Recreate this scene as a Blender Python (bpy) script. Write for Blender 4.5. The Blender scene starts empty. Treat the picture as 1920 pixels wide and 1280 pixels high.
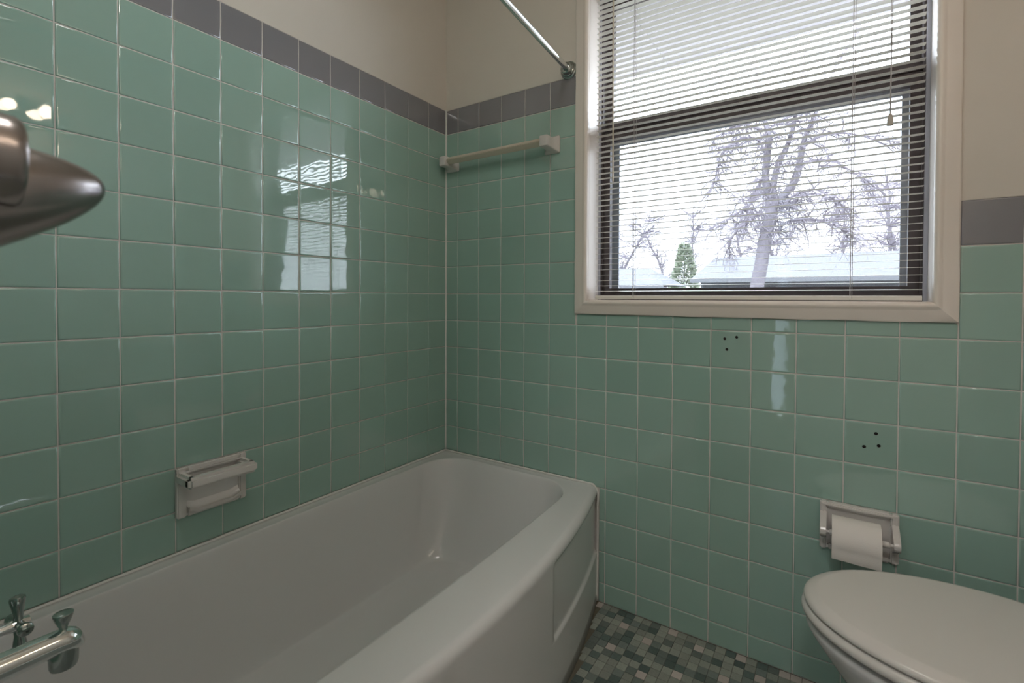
import bpy, bmesh, math, random
from mathutils import Matrix, Vector
import numpy as np

random.seed(7)
S = bpy.context.scene
COL = S.collection
PI = math.pi

# ------------------------------------------------------------------ camera, sky, exposure
def cam_axes(yaw, pitch, roll):
    d = Vector((math.sin(yaw)*math.cos(pitch), math.cos(yaw)*math.cos(pitch), math.sin(pitch)))
    r = Vector((math.cos(yaw), -math.sin(yaw), 0)); u = r.cross(d)
    c, s = math.cos(roll), math.sin(roll)
    return r*c + u*s, u*c - r*s, d
cr, cu, cd = cam_axes(-.5818, -.0145, .0043)
cdat = bpy.data.cameras.new('camera')
camo = bpy.data.objects.new('camera', cdat); COL.objects.link(camo)
M = Matrix(((cr.x, cu.x, -cd.x, 1.3431), (cr.y, cu.y, -cd.y, -1.5117), (cr.z, cu.z, -cd.z, 1.0295), (0, 0, 0, 1)))
camo.matrix_world = M
cdat.sensor_width = 36; cdat.sensor_fit = 'HORIZONTAL'
cdat.lens = 902.07/1920*36
cdat.shift_x = -.0081*902.07/1920
cdat.shift_y = -.0758*902.07/1920
cdat.clip_start = .02; cdat.clip_end = 200
cdat.dof.use_dof = True; cdat.dof.focus_distance = 1.9; cdat.dof.aperture_fstop = 9
S.camera = camo

W = bpy.data.worlds.new('overcast_sky'); S.world = W; W.use_nodes = True
bg = W.node_tree.nodes['Background']
SKY = 14.5
bg.inputs[0].default_value = (.88, .95, 1.06, 1); bg.inputs[1].default_value = SKY
BULB = 17.5; CEIL = 17.5; HALL = 44.0
S.view_settings.view_transform = 'Standard'; S.view_settings.look = 'None'
S.view_settings.exposure = 0; S.view_settings.gamma = 1; S.view_settings.use_curve_mapping = False

# ------------------------------------------------------------------ materials
def mat(name, col, rough=.5, metal=0, bump=0, bscale=30, var=0, vscale=8, spec=.5, rnd=0, coat=0, col2=None, bdist=.002):
    m = bpy.data.materials.new(name); m.use_nodes = True
    nt = m.node_tree; b = nt.nodes['Principled BSDF']
    b.inputs['Base Color'].default_value = (*col, 1); b.inputs['Roughness'].default_value = rough
    b.inputs['Metallic'].default_value = metal; b.inputs['Specular IOR Level'].default_value = spec
    if coat: b.inputs['Coat Weight'].default_value = coat; b.inputs['Coat Roughness'].default_value = .04
    geo = nt.nodes.new('ShaderNodeNewGeometry')
    if bump:
        n = nt.nodes.new('ShaderNodeTexNoise'); n.inputs['Scale'].default_value = bscale; n.inputs['Detail'].default_value = 1.5
        bp = nt.nodes.new('ShaderNodeBump'); bp.inputs['Strength'].default_value = bump; bp.inputs['Distance'].default_value = bdist
        nt.links.new(geo.outputs['Position'], n.inputs['Vector'])
        nt.links.new(n.outputs[0], bp.inputs['Height']); nt.links.new(bp.outputs[0], b.inputs['Normal'])
        if coat: nt.links.new(bp.outputs[0], b.inputs['Coat Normal'])
    src = None
    if var or col2:
        n2 = nt.nodes.new('ShaderNodeTexNoise'); n2.inputs['Scale'].default_value = vscale; n2.inputs['Detail'].default_value = 4
        nt.links.new(geo.outputs['Position'], n2.inputs['Vector'])
        mx = nt.nodes.new('ShaderNodeMix'); mx.data_type = 'RGBA'
        c2 = col2 or tuple(c*(1-var) for c in col)
        c1 = col if col2 else tuple(min(1, c*(1+var)) for c in col)
        mx.inputs[6].default_value = (*c1, 1); mx.inputs[7].default_value = (*c2, 1)
        nt.links.new(n2.outputs[0], mx.inputs[0]); src = mx.outputs[2]
    if rnd:
        oi = nt.nodes.new('ShaderNodeObjectInfo'); mr = nt.nodes.new('ShaderNodeMapRange')
        mr.inputs[3].default_value = 1-rnd; mr.inputs[4].default_value = 1+rnd
        nt.links.new(oi.outputs['Random'], mr.inputs[0])
        hs = nt.nodes.new('ShaderNodeHueSaturation'); hs.inputs['Color'].default_value = (*col, 1)
        nt.links.new(mr.outputs[0], hs.inputs['Value'])
        if src: nt.links.new(src, hs.inputs['Color'])
        src = hs.outputs[0]
    if src: nt.links.new(src, b.inputs['Base Color'])
    return m
green = mat('green_glazed_tile', (.315, .475, .415), .03, spec=1.0, bump=.22, bscale=22, rnd=.035, bdist=.0012)
grey = mat('grey_glazed_tile', (.225, .222, .245), .04, spec=1.0, bump=.22, bscale=22, rnd=.03, bdist=.0012)
grout = mat('grout', (.66, .63, .60), .85, bump=.3, bscale=400, var=.15, vscale=30)
paint = mat('beige_wall_paint', (.69, .64, .58), .55, bump=.08, bscale=140, var=.03)
ceil_m = mat('ceiling_paint', (.72, .68, .62), .8, bump=.1, bscale=90)
trimp = mat('trim_paint', (.86, .785, .725), .32, bump=.12, bscale=45, var=.02)
doorp = mat('white_door_paint', (.78, .76, .72), .35, bump=.05, bscale=60)
caulk_m = mat('white_caulk', (.74, .73, .70), .45, bump=.3, bscale=90)
enamel = mat('white_enamel', (.70, .70, .70), .13, bump=.05, bscale=9)
ceramic = mat('white_ceramic', (.70, .67, .65), .14, bump=.05, bscale=60)
china = mat('vitreous_china', (.68, .66, .66), .10, bump=.03, bscale=12)
seatm = mat('toilet_seat_enamel', (.70, .67, .64), .22, bump=.03, bscale=12)
chrome = mat('chrome', (.80, .82, .82), .07, 1)
dchrome = mat('aged_chrome', (.42, .46, .45), .16, 1, var=.1, vscale=60)
nickel = mat('satin_nickel', (.36, .33, .325), .26, 1)
bronze = mat('dark_bronze_aluminium', (.085, .066, .070), .42, bump=.1, bscale=80)
alum = mat('grey_aluminium', (.45, .46, .52), .4, metal=.3)
slatm = mat('blind_slat_enamel', (.80, .775, .72), .35)
cordm = mat('cord', (.50, .47, .47), .8)
tasselm = mat('tassel_plastic', (.55, .51, .46), .4)
paper = mat('toilet_paper', (.80, .76, .73), .95, bump=.25, bscale=350, bdist=.001)
card = mat('cardboard', (.40, .30, .21), .9)
dark = mat('hole_black', (.012, .011, .010), .9)
darkplas = mat('yellowed_bar_plastic', (.62, .56, .46), .3)
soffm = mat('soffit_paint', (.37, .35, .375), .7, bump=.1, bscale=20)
lawnm = mat('winter_lawn', (.11, .105, .09), .95, var=.25, vscale=1.2)
bark = mat('grey_bark', (.21, .19, .217), .9, bump=.5, bscale=16, var=.3, vscale=9, bdist=.02)
bark2 = mat('pale_twig_bark', (.28, .25, .29), .9, var=.2, vscale=4)
leafm = mat('evergreen_needles', (.33, .37, .27), .8, rnd=.1, var=.3, vscale=6)
roofm = mat('pale_roof_shingle', (.21, .213, .235), .8, var=.08, vscale=10)
housem = mat('white_siding', (.17, .175, .19), .6)
bandm = mat('grey_fascia', (.035, .037, .043), .6)
hallm = mat('hall_floor', (.30, .22, .15), .5, var=.2)
endtile = mat('end_wall_tile', (.300, .455, .385), .1)
m_light = mat('mosaic_sage', (.285, .305, .268), .34, rnd=.17, var=.22, vscale=190)
m_mid = mat('mosaic_grey_green', (.16, .19, .175), .34, rnd=.2, var=.25, vscale=190)
m_dark = mat('mosaic_dark_green', (.10, .135, .126), .34, rnd=.2, var=.3, vscale=190)
m_white = mat('mosaic_white', (.52, .46, .43), .34, rnd=.06, var=.08, vscale=190)
m_grout = mat('mosaic_grout', (.16, .145, .11), .9, var=.35, vscale=9)

def glassmat():
    m = bpy.data.materials.new('window_glass'); m.use_nodes = True; nt = m.node_tree; nt.nodes.clear()
    o = nt.nodes.new('ShaderNodeOutputMaterial'); mx = nt.nodes.new('ShaderNodeMixShader')
    t = nt.nodes.new('ShaderNodeBsdfTransparent'); t.inputs[0].default_value = (.95, .97, .97, 1)
    g = nt.nodes.new('ShaderNodeBsdfGlossy'); g.inputs['Roughness'].default_value = .02
    lw = nt.nodes.new('ShaderNodeLayerWeight'); lw.inputs[0].default_value = .5
    pw = nt.nodes.new('ShaderNodeMath'); pw.operation = 'POWER'; pw.inputs[1].default_value = 5
    f = nt.nodes.new('ShaderNodeMapRange'); f.inputs[3].default_value = .04; f.inputs[4].default_value = 1
    nt.links.new(lw.outputs['Facing'], pw.inputs[0]); nt.links.new(pw.outputs[0], f.inputs[0])
    nt.links.new(f.outputs[0], mx.inputs[0]); nt.links.new(t.outputs[0], mx.inputs[1]); nt.links.new(g.outputs[0], mx.inputs[2])
    nt.links.new(mx.outputs[0], o.inputs[0]); return m
def screenmat():
    m = bpy.data.materials.new('screen_mesh'); m.use_nodes = True; nt = m.node_tree; nt.nodes.clear()
    o = nt.nodes.new('ShaderNodeOutputMaterial'); mx = nt.nodes.new('ShaderNodeMixShader'); mx.inputs[0].default_value = .42
    t = nt.nodes.new('ShaderNodeBsdfTransparent'); d = nt.nodes.new('ShaderNodeBsdfDiffuse'); d.inputs[0].default_value = (.10, .10, .12, 1)
    nt.links.new(t.outputs[0], mx.inputs[1]); nt.links.new(d.outputs[0], mx.inputs[2])
    nt.links.new(mx.outputs[0], o.inputs[0]); return m
def bulbmat(name, col, st):
    m = bpy.data.materials.new(name); m.use_nodes = True; b = m.node_tree.nodes['Principled BSDF']
    b.inputs['Base Color'].default_value = (1, .9, .75, 1)
    b.inputs['Emission Color'].default_value = (*col, 1); b.inputs['Emission Strength'].default_value = st; return m
def frostmat():
    m = bpy.data.materials.new('frosted_glass'); m.use_nodes = True; nt = m.node_tree; nt.nodes.clear()
    o = nt.nodes.new('ShaderNodeOutputMaterial'); t = nt.nodes.new('ShaderNodeBsdfTranslucent'); t.inputs[0].default_value = (.33, .35, .36, 1)
    nt.links.new(t.outputs[0], o.inputs[0]); return m
frosted = frostmat(); glass = glassmat(); screen = screenmat(); bulbm = bulbmat('lit_bulb', (1, .80, .62), BULB); domem = bulbmat('fill_dome_glow', (1, .94, .88), CEIL); hallm_l = bulbmat('hall_fill_glow', (1, .97, .94), HALL)  # both dome glows serve unseen fill lamps added to the scene

# ------------------------------------------------------------------ mesh helpers
def link(o, parent=None):
    COL.objects.link(o)
    if parent is not None: o.parent = parent
    return o
def from_bm(name, bm, m, parent=None, smooth=False, angle=None, recalc=True):
    if recalc: bmesh.ops.recalc_face_normals(bm, faces=bm.faces[:])
    me = bpy.data.meshes.new(name); bm.to_mesh(me); bm.free()
    if m: me.materials.append(m)
    if smooth:
        me.shade_smooth()
        if angle: me.set_sharp_from_angle(angle=angle)
    return link(bpy.data.objects.new(name, me), parent)
def thing(name, label, cat, loc=(0, 0, 0), group=None):
    o = bpy.data.objects.new(name, None); COL.objects.link(o); o.location = loc; o.empty_display_size = .05
    return tag(o, label, cat, group)
def tag(o, label, cat, group=None):
    o['label'] = label; o['category'] = cat
    if group: o['group'] = group
    return o
def struct(o, label=None):
    o['kind'] = 'structure'
    if label: o['label'] = label
    return o
def rel(o):                                     # mesh made in world space -> keep it in place under a moved Empty
    o.matrix_parent_inverse = o.parent.matrix_basis.inverted(); return o
def box(bm, x0, x1, y0, y1, z0, z1):
    vs = [bm.verts.new((x, y, z)) for x in (x0, x1) for y in (y0, y1) for z in (z0, z1)]
    fs = [(0, 1, 3, 2), (4, 6, 7, 5), (0, 4, 5, 1), (2, 3, 7, 6), (0, 2, 6, 4), (1, 5, 7, 3)]
    return [bm.faces.new([vs[i] for i in f]) for f in fs]
def bbox(name, x0, x1, y0, y1, z0, z1, m, parent=None, bev=0, seg=2):
    bm = bmesh.new(); box(bm, x0, x1, y0, y1, z0, z1)
    if bev: bmesh.ops.bevel(bm, geom=bm.edges[:], offset=bev, segments=seg, affect='EDGES', profile=.5)
    return from_bm(name, bm, m, parent, bool(bev), .7)
def frame_of(d):
    d = Vector(d).normalized(); a = Vector((0, 0, 1)) if abs(d.z) < .9 else Vector((1, 0, 0))
    u = d.cross(a).normalized(); return u, d.cross(u).normalized()
def tube(bm, pts, rad, n=12, cap=True):
    pts = [Vector(p) for p in pts]; k = len(pts)
    rr = rad if isinstance(rad, (list, tuple)) else [rad]*k
    rings = []; u = None
    for i, p in enumerate(pts):
        d = (pts[min(i+1, k-1)]-pts[max(i-1, 0)]).normalized()
        if u is None: u, v = frame_of(d)
        else:
            u = (u-d*u.dot(d)).normalized()
        v = d.cross(u)
        rings.append([bm.verts.new(p+(u*math.cos(2*PI*j/n)+v*math.sin(2*PI*j/n))*rr[i]) for j in range(n)])
    for a, b in zip(rings, rings[1:]):
        for j in range(n): bm.faces.new((a[j], a[(j+1) % n], b[(j+1) % n], b[j]))
    if cap and n > 2:
        bm.faces.new(rings[0][::-1]); bm.faces.new(rings[-1])
    return rings
def lathe(bm, o, axis, prof, n=32):
    """prof: (distance along axis, radius)"""
    o = Vector(o); ax = Vector(axis).normalized(); u, v = frame_of(ax); rings = []
    for t, r in prof:
        c = o+ax*t
        if r < 1e-6: rings.append([bm.verts.new(c)])
        else: rings.append([bm.verts.new(c+(u*math.cos(2*PI*j/n)+v*math.sin(2*PI*j/n))*r) for j in range(n)])
    for a, b in zip(rings, rings[1:]):
        for j in range(n):
            j2 = (j+1) % n
            if len(a) == 1 and len(b) == 1: continue
            if len(a) == 1: bm.faces.new((a[0], b[j], b[j2]))
            elif len(b) == 1: bm.faces.new((a[j], a[j2], b[0]))
            else: bm.faces.new((a[j], a[j2], b[j2], b[j]))
    if len(rings[0]) > 1: bm.faces.new(rings[0][::-1])
    if len(rings[-1]) > 1: bm.faces.new(rings[-1])
def loft(bm, rings, close=True, capa=False, capb=False):
    R = [[bm.verts.new(p) for p in r] for r in rings]; n = len(R[0])
    for a, b in zip(R, R[1:]):
        for j in range(n if close else n-1):
            bm.faces.new((a[j], a[(j+1) % n], b[(j+1) % n], b[j]))
    if capa: bm.faces.new(R[0][::-1])
    if capb: bm.faces.new(R[-1])
    return R
def sphere(bm, c, r, n=16, sz=1):
    lathe(bm, (c[0], c[1], c[2]-r*sz), (0, 0, 1), [(r*sz*(1-math.cos(PI*i/n)), r*math.sin(PI*i/n)) for i in range(n+1)], n*2)
def smoothstep(a, b, x):
    t = max(0, min(1, (x-a)/(b-a))); return t*t*(3-2*t)

# ------------------------------------------------------------------ room shell
RX, TOPT, ZW = 2.03, 1.80, 2.44
OX0, OX1, OZ0, OZ1 = .645, 1.544, 1.025, 2.11              # clear window opening
REAR = -1.56
def slabs(name, boxes, m):
    bm = bmesh.new()
    for b in boxes: box(bm, *b)
    return from_bm(name, bm, m)
wall_left = struct(slabs('wall_left', [(-.1, -.004, -1.6, .15, -.1, ZW), (-.004, 0, -1.425, 0, TOPT, ZW)], paint), 'left wall above the tub, green tile below beige paint')
wall_back = struct(slabs('wall_back', [
    (0, OX0-.012, .004, .15, -.1, ZW), (OX1+.012, RX, .004, .15, -.1, ZW), (OX0-.012, OX1+.012, .004, .15, -.1, OZ0-.012), (OX0-.012, OX1+.012, .004, .15, OZ1+.012, ZW),
    (0, OX0-.012, 0, .004, TOPT, ZW), (OX1+.012, RX, 0, .004, 1.2613, ZW), (OX0-.012, OX1+.012, 0, .004, OZ1+.012, ZW), (1.585, 1.5905, 0, .004, .97, ZW)], paint), 'window wall, green tile with a grey border and beige paint')
wall_right = struct(slabs('wall_right', [(RX, RX+.1, -2.9, .15, 0, ZW)], paint), 'beige right wall')
wall_rear = struct(slabs('wall_rear', [(0, 1.06, REAR-.1, REAR, 0, ZW), (1.92, RX, REAR-.1, REAR, 0, ZW), (1.06, 1.92, REAR-.1, REAR, 2.05, ZW)], paint), 'beige rear wall with the doorway')
wall_end = struct(slabs('wall_end', [(0, .80, -1.50, -1.425, 0, ZW)], endtile), 'tiled partition wall at the tap end of the tub')
wall_hall = struct(slabs('wall_hall', [(-.1, .84, -3.0, -2.9, 0, ZW), (1.06, RX+.1, -3.0, -2.9, 0, ZW), (.84, 1.06, -3.0, -2.9, 0, .08), (.84, 1.06, -3.0, -2.9, 1.98, ZW), (-.1, 0, -2.9, REAR-.04, 0, ZW)], paint), 'beige hall wall')
ceiling = struct(slabs('ceiling', [(-.1, RX+.1, -3.0, .15, ZW, ZW+.1)], ceil_m), 'white ceiling')
floor = struct(slabs('floor', [(0, RX, REAR, .004, -.1, -.0025), (0, RX, -2.9, REAR, -.1, 0)], m_grout), 'small mosaic tile floor in grey green with scattered white')

# ------------------------------------------------------------------ wall tiles
bedL = from_bm('grout_bed', (lambda b: (box(b, -.004, -.0012, -1.425, 0, 0, TOPT), b)[1])(bmesh.new()), grout, wall_left)
bm = bmesh.new()
for b in [(0, OX0-.012, .0012, .004, 0, TOPT), (OX1+.012, RX, .0012, .004, 0, 1.2613), (OX0-.012, OX1+.012, .0012, .004, 0, OZ0-.012)]: box(bm, *b)
bedB = from_bm('grout_bed', bm, grout, wall_back)
TILE = {}
def tile_mesh(w, h, m):
    key = (round(w, 4), round(h, 4), m.name)
    if key in TILE: return TILE[key]
    bm = bmesh.new(); rings = []
    for ins, z in ((0, -.0016), (0, -.0005), (.0005, .0002), (.0014, .0007), (.0028, .0010), (.0045, .0010)):
        rings.append([bm.verts.new((sx*(w/2-ins), sy*(h/2-ins), z)) for sx, sy in ((-1, -1), (1, -1), (1, 1), (-1, 1))])
    for a, b in zip(rings, rings[1:]):
        for j in range(4): bm.faces.new((a[j], a[(j+1) % 4], b[(j+1) % 4], b[j]))
    bm.faces.new(rings[-1])
    me = bpy.data.meshes.new('tile'); bm.to_mesh(me); bm.free(); me.materials.append(m); me.shade_smooth()
    TILE[key] = me; return me
G = .0014
tr = random.Random(3)
def put_tile(wall, u0, u1, z0, z1, m):
    u0 += G; u1 -= G; z0 += G; z1 -= G
    if u1-u0 < .012 or z1-z0 < .012: return None
    o = bpy.data.objects.new('tile', tile_mesh(u1-u0, z1-z0, m)); link(o, wall)
    uc, zc = (u0+u1)/2, (z0+z1)/2
    if wall is wall_left: B = Matrix(((0, 0, 1, 0), (1, 0, 0, uc), (0, 1, 0, zc), (0, 0, 0, 1)))
    else: B = Matrix(((1, 0, 0, uc), (0, 0, -1, 0), (0, 1, 0, zc), (0, 0, 0, 1)))
    T = Matrix.Rotation(tr.gauss(0, .0028), 4, 'X') @ Matrix.Rotation(tr.gauss(-.007 if wall is wall_left else 0, .0028), 4, 'Y')
    o.matrix_local = B @ Matrix.Translation((0, 0, -.0002)) @ T
    return o
P = .1095
ROWS = [TOPT, 1.701, 1.5925, 1.4825, 1.3735, 1.2620, 1.1555, 1.0455, .9365, .8264, .7172, .6068, .4985, .3875, .2788, .172, .066, 0]
LC = [0, -.1044, -.2150, -.3260, -.4366, -.5492, -.6585, -.7690, -.8787, -.9881, -1.0958, -1.2018, -1.310, -1.4225]
RIM = .397
for c in range(len(LC)-1):
    for r in range(len(ROWS)-1):
        z1, z0 = ROWS[r], max(ROWS[r+1], RIM+.001)
        if z1 < RIM: continue
        put_tile(wall_left, LC[c+1], LC[c], z0, z1, grey if r == 0 else green)
BC = [0, .0632, .1705, .2780, .3850, .4919, .6020, .7117, .8213, .9309, 1.0426, 1.1512, 1.2621, 1.3719, 1.4827, 1.5909, 1.6973, 1.807, 1.9165, RX]
CX0, CX1, CZ0 = .597, 1.5895, .976                           # outer edge of the casing
hole_tiles = []
HOLES = [(1.081, .913), (1.113, .919), (1.087, .882), (1.415, .654), (1.445, .661), (1.439, .691)]
for c in range(len(BC)-1):
    for r in range(len(ROWS)-1):
        u0, u1, z0, z1 = BC[c], BC[c+1], ROWS[r+1], ROWS[r]
        if u0 >= CX1:
            if r < 5: continue
            m = grey if r == 5 else green
        else:
            m = grey if r == 0 else green
            if u1 > CX0+.02:
                z1 = min(z1, CZ0)
            elif u1 > CX0 and r < 8: u1 = CX0
        if z1 <= RIM+.01 or z0 < RIM:
            if u1 < .69: z0 = max(z0, RIM+.001)
            elif u0 < .69 and z1 <= RIM+.03: u0 = .689
            if z1 <= z0+.01: continue
        o = put_tile(wall_back, u0, u1, z0, z1, m)
        if o and any(u0 < hx < u1 and z0 < hz < z1 for hx, hz in HOLES): hole_tiles.append(o)
# screw holes left by removed fittings: cut through their tiles, a dark plug sunk in each
dg = None
for o in hole_tiles:
    o.data = o.data.copy(); bm = bmesh.new()
    for hx, hz in HOLES: lathe(bm, (hx, -.02, hz), (0, 1, 0), [(0, .0042), (.04, .0042)], 14)
    me = bpy.data.meshes.new('cut'); bmesh.ops.recalc_face_normals(bm, faces=bm.faces[:]); bm.to_mesh(me); bm.free()
    c = bpy.data.objects.new('cut', me); COL.objects.link(c)
    md = o.modifiers.new('b', 'BOOLEAN'); md.object = c; md.operation = 'DIFFERENCE'; md.solver = 'EXACT'
    bpy.context.view_layer.update(); dg = bpy.context.evaluated_depsgraph_get()
    nm = bpy.data.meshes.new_from_object(o.evaluated_get(dg)); o.modifiers.clear(); o.data = nm
    bpy.data.objects.remove(c)
for hx, hz in HOLES:
    bm = bmesh.new(); lathe(bm, (hx, .0012, hz), (0, -1, 0), [(0, .0042), (.0006, .0042), (.0008, .002)], 14)
    from_bm('screw_hole', bm, dark, wall_back)
# caulk bead up the corner
bm = bmesh.new(); rr = random.Random(5)
tube(bm, [(.0015+rr.uniform(-.0003, .0003), -.0015, RIM+.002+i*(ROWS[0]-RIM)/50) for i in range(51)], [.0042+rr.uniform(-.0006, .0008) for _ in range(51)], 8)
struct(from_bm('trim_1', bm, caulk_m, None, True), 'white caulk bead up the tiled corner')

# ------------------------------------------------------------------ mosaic floor
q = .0274; FX0 = .684
WHITE = {(0, 0), (4, 2), (4, 6), (7, 3), (9, 0), (12, 1), (8, 8), (11, 6), (15, 4), (20, 0), (18, 2), (23, 5), (6, 13), (14, 9)}
DARK = {(2, 1), (2, 4), (3, 0), (3, 5), (3, 8), (3, 10), (4, 0), (4, 1), (5, 3), (5, 4), (5, 7), (6, 6), (6, 10), (7, 1), (7, 6), (8, 4), (8, 7), (10, 4), (10, 5), (11, 5), (14, 2), (15, 0), (16, 1), (13, 5), (17, 2)}
MID = {(2, 7), (3, 6), (4, 4), (4, 7), (4, 11), (5, 1), (5, 5), (6, 1), (6, 5), (6, 9), (7, 0), (7, 8), (8, 3), (9, 5), (11, 1), (12, 2), (12, 5), (13, 2), (14, 5)}
MM = {}
def mosaic_mesh(w, d, m):
    k = (round(w, 4), round(d, 4), m.name)
    if k in MM: return MM[k]
    bm = bmesh.new(); rings = []
    for ins, z in ((0, -.0025), (0, -.0004), (.0007, 0)):
        rings.append([bm.verts.new((sx*(w/2-ins), sy*(d/2-ins), z)) for sx, sy in ((-1, -1), (1, -1), (1, 1), (-1, 1))])
    for a, b in zip(rings, rings[1:]):
        for j in range(4): bm.faces.new((a[j], a[(j+1) % 4], b[(j+1) % 4], b[j]))
    bm.faces.new(rings[-1])
    me = bpy.data.meshes.new('mosaic_tile'); bm.to_mesh(me); bm.free(); me.materials.append(m); MM[k] = me; return me
fr = random.Random(11); rest = bmesh.new(); nrest = 0
restm = [m_light, m_mid, m_dark, m_white]
for i in range(-1, 50):
    for j in range(0, 57):
        x0, x1 = FX0+i*q, FX0+(i+1)*q; y1, y0 = -j*q, -(j+1)*q
        if i == -1: x0 += .008
        bow = .685+.101*(1-(((y0+y1)/2+.7125)/.7125)**2) if (y0+y1)/2 > -1.425 else 0
        if (x0+x1)/2 < bow+.004 or x1 > RX: continue
        v = fr.random()
        if (i, j) in WHITE: m = m_white
        elif (i, j) in DARK: m = m_dark
        elif (i, j) in MID: m = m_mid
        elif i < 16 and j < 11: m = m_light if v > .12 else m_mid
        else: m = m_white if v < .05 else m_dark if v < .22 else m_mid if v < .45 else m_light
        x0 += .0005; x1 -= .0005; y0 += .0005; y1 -= .0005
        x0 = max(x0, bow+.003)
        if x1-x0 < .005: continue
        z = fr.uniform(-.0004, .0002)
        if (x0 < .76+(1.40-.76)*(.43+y1)/.43) and j < 16:
            o = bpy.data.objects.new('mosaic_tile', mosaic_mesh(x1-x0, y1-y0, m)); link(o, floor)
            o.location = ((x0+x1)/2, (y0+y1)/2, z)
        else:
            fs = box(rest, x0, x1, y0, y1, -.0025, z)
            for f in fs: f.material_index = restm.index(m)
o = from_bm('mosaic_field', rest, None, floor); o['kind'] = 'stuff'
for m in restm: o.data.materials.append(m)

# ------------------------------------------------------------------ window
window = struct(bpy.data.objects.new('window_1', None), 'bronze framed double hung window over the tub end, with cream casing'); COL.objects.link(window)
def ring_frame(name, x0, x1, z0, z1, y0, y1, l, r, b, t, m, parent, bev=.0015):
    bm = bmesh.new()
    box(bm, x0, x0+l, y0, y1, z0, z1); box(bm, x1-r, x1, y0, y1, z0, z1)
    box(bm, x0+l, x1-r, y0, y1, z0, z0+b); box(bm, x0+l, x1-r, y0, y1, z1-t, z1)
    return from_bm(name, bm, m, parent)
# painted jambs
for nm, b in (('jamb_board', (OX0-.012, OX0, 0, .15, OZ0-.012, OZ1+.012)), ('jamb_board', (OX1, OX1+.012, 0, .15, OZ0-.012, OZ1+.012)),
              ('jamb_board', (OX0, OX1, 0, .15, OZ1, OZ1+.012)), ('sill_board', (OX0, OX1, 0, .15, OZ0-.012, OZ0))):
    bbox(nm, *b, trimp, window, .001, 1)
# mitred casing with a rounded inner bead
PROF = [(0, 0), (0, .008), (.003, .0105), (.027, .0115), (.031, .0135), (.035, .0165), (.039, .0175), (.043, .0165), (.046, .013), (.0475, .008), (.0475, 0)]
cx = (CX0, CX1); cz = (CZ0, 2.158)
def casing(p0, p1, inn, along):
    bm = bmesh.new(); rings = []
    p0 = Vector(p0); p1 = Vector(p1); inn = Vector(inn); al = (p1-p0).normalized()
    N = 24; wob = random.Random(int(p0.x*100)+int(p1.z*7))
    for k in range(N+1):
        t = k/N; ring = []
        for i, (w, d) in enumerate(PROF):
            a = p0+al*w+inn*w; b = p1-al*w+inn*w
            p = a.lerp(b, t)+Vector((0, -d, 0))
            if i <= 1 and 0 < k < N: p -= inn*wob.uniform(-.0004, .0012)
            ring.append(p)
        rings.append(ring)
    loft(bm, rings, True, True, True)
    return from_bm('casing_board', bm, trimp, window, True, .9)
casing((cx[0], 0, cz[0]), (cx[1], 0, cz[0]), (0, 0, 1), 0)
casing((cx[0], 0, cz[1]), (cx[1], 0, cz[1]), (0, 0, -1), 0)
casing((cx[0], 0, cz[0]), (cx[0], 0, cz[1]), (1, 0, 0), 0)
casing((cx[1], 0, cz[0]), (cx[1], 0, cz[1]), (-1, 0, 0), 0)
# fixed bronze frame, grey aluminium outer strip
ring_frame('outer_frame', OX0, OX1, OZ0, OZ1, .088, .150, .012, .014, .020, .02, bronze, window)
for xa, xb in ((OX0+.0002, OX0+.007), (OX1-.009, OX1-.0002)):
    bbox('side_strip', xa, xb, .080, .088, OZ0, OZ1, alum, window)
ix0, ix1 = OX0+.012, OX1-.014
ls = ring_frame('lower_sash', ix0, ix1, 1.045, 1.632, .098, .120, .024, .024, .020, .046, bronze, window)
bbox('pane', ix0+.022, ix1-.022, .108, .111, 1.063, 1.588, glass, ls)
bbox('sash_lip', ix0, ix1, .090, .098, 1.618, 1.632, bronze, ls, .002)
us = ring_frame('upper_sash', ix0, ix1, 1.606, 2.09, .124, .146, .024, .024, .046, .03, bronze, window)
bbox('pane', ix0+.022, ix1-.022, .134, .137, 1.650, 2.062, glass, us)
lat = bm = bmesh.new(); box(bm, 1.10, 1.145, .088, .120, 1.632, 1.639); box(bm, 1.085, 1.105, .090, .100, 1.632, 1.642)
from_bm('sash_latch', bm, bronze, ls)
sc = ring_frame('insect_screen', ix0, ix1, 1.047, 1.60, .1505, .158, .038, .036, .018, .02, alum, window)
o = bbox('screen_mesh', ix0+.037, ix1-.035, .154, .1545, 1.064, 1.581, screen, sc); o['kind'] = 'stuff'

# frosted sidelight added behind the camera to make the streak mirrored in the tiles
added_sidelight = struct(ring_frame('added_sidelight', .84, 1.06, .08, 1.98, -2.985, -2.915, .02, .02, .03, .03, doorp, None), 'tall narrow frosted sidelight added in the hall for the streak in the tiles')
bbox('pane', .862, 1.038, -2.952, -2.948, .112, 1.948, frosted, added_sidelight)

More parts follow.
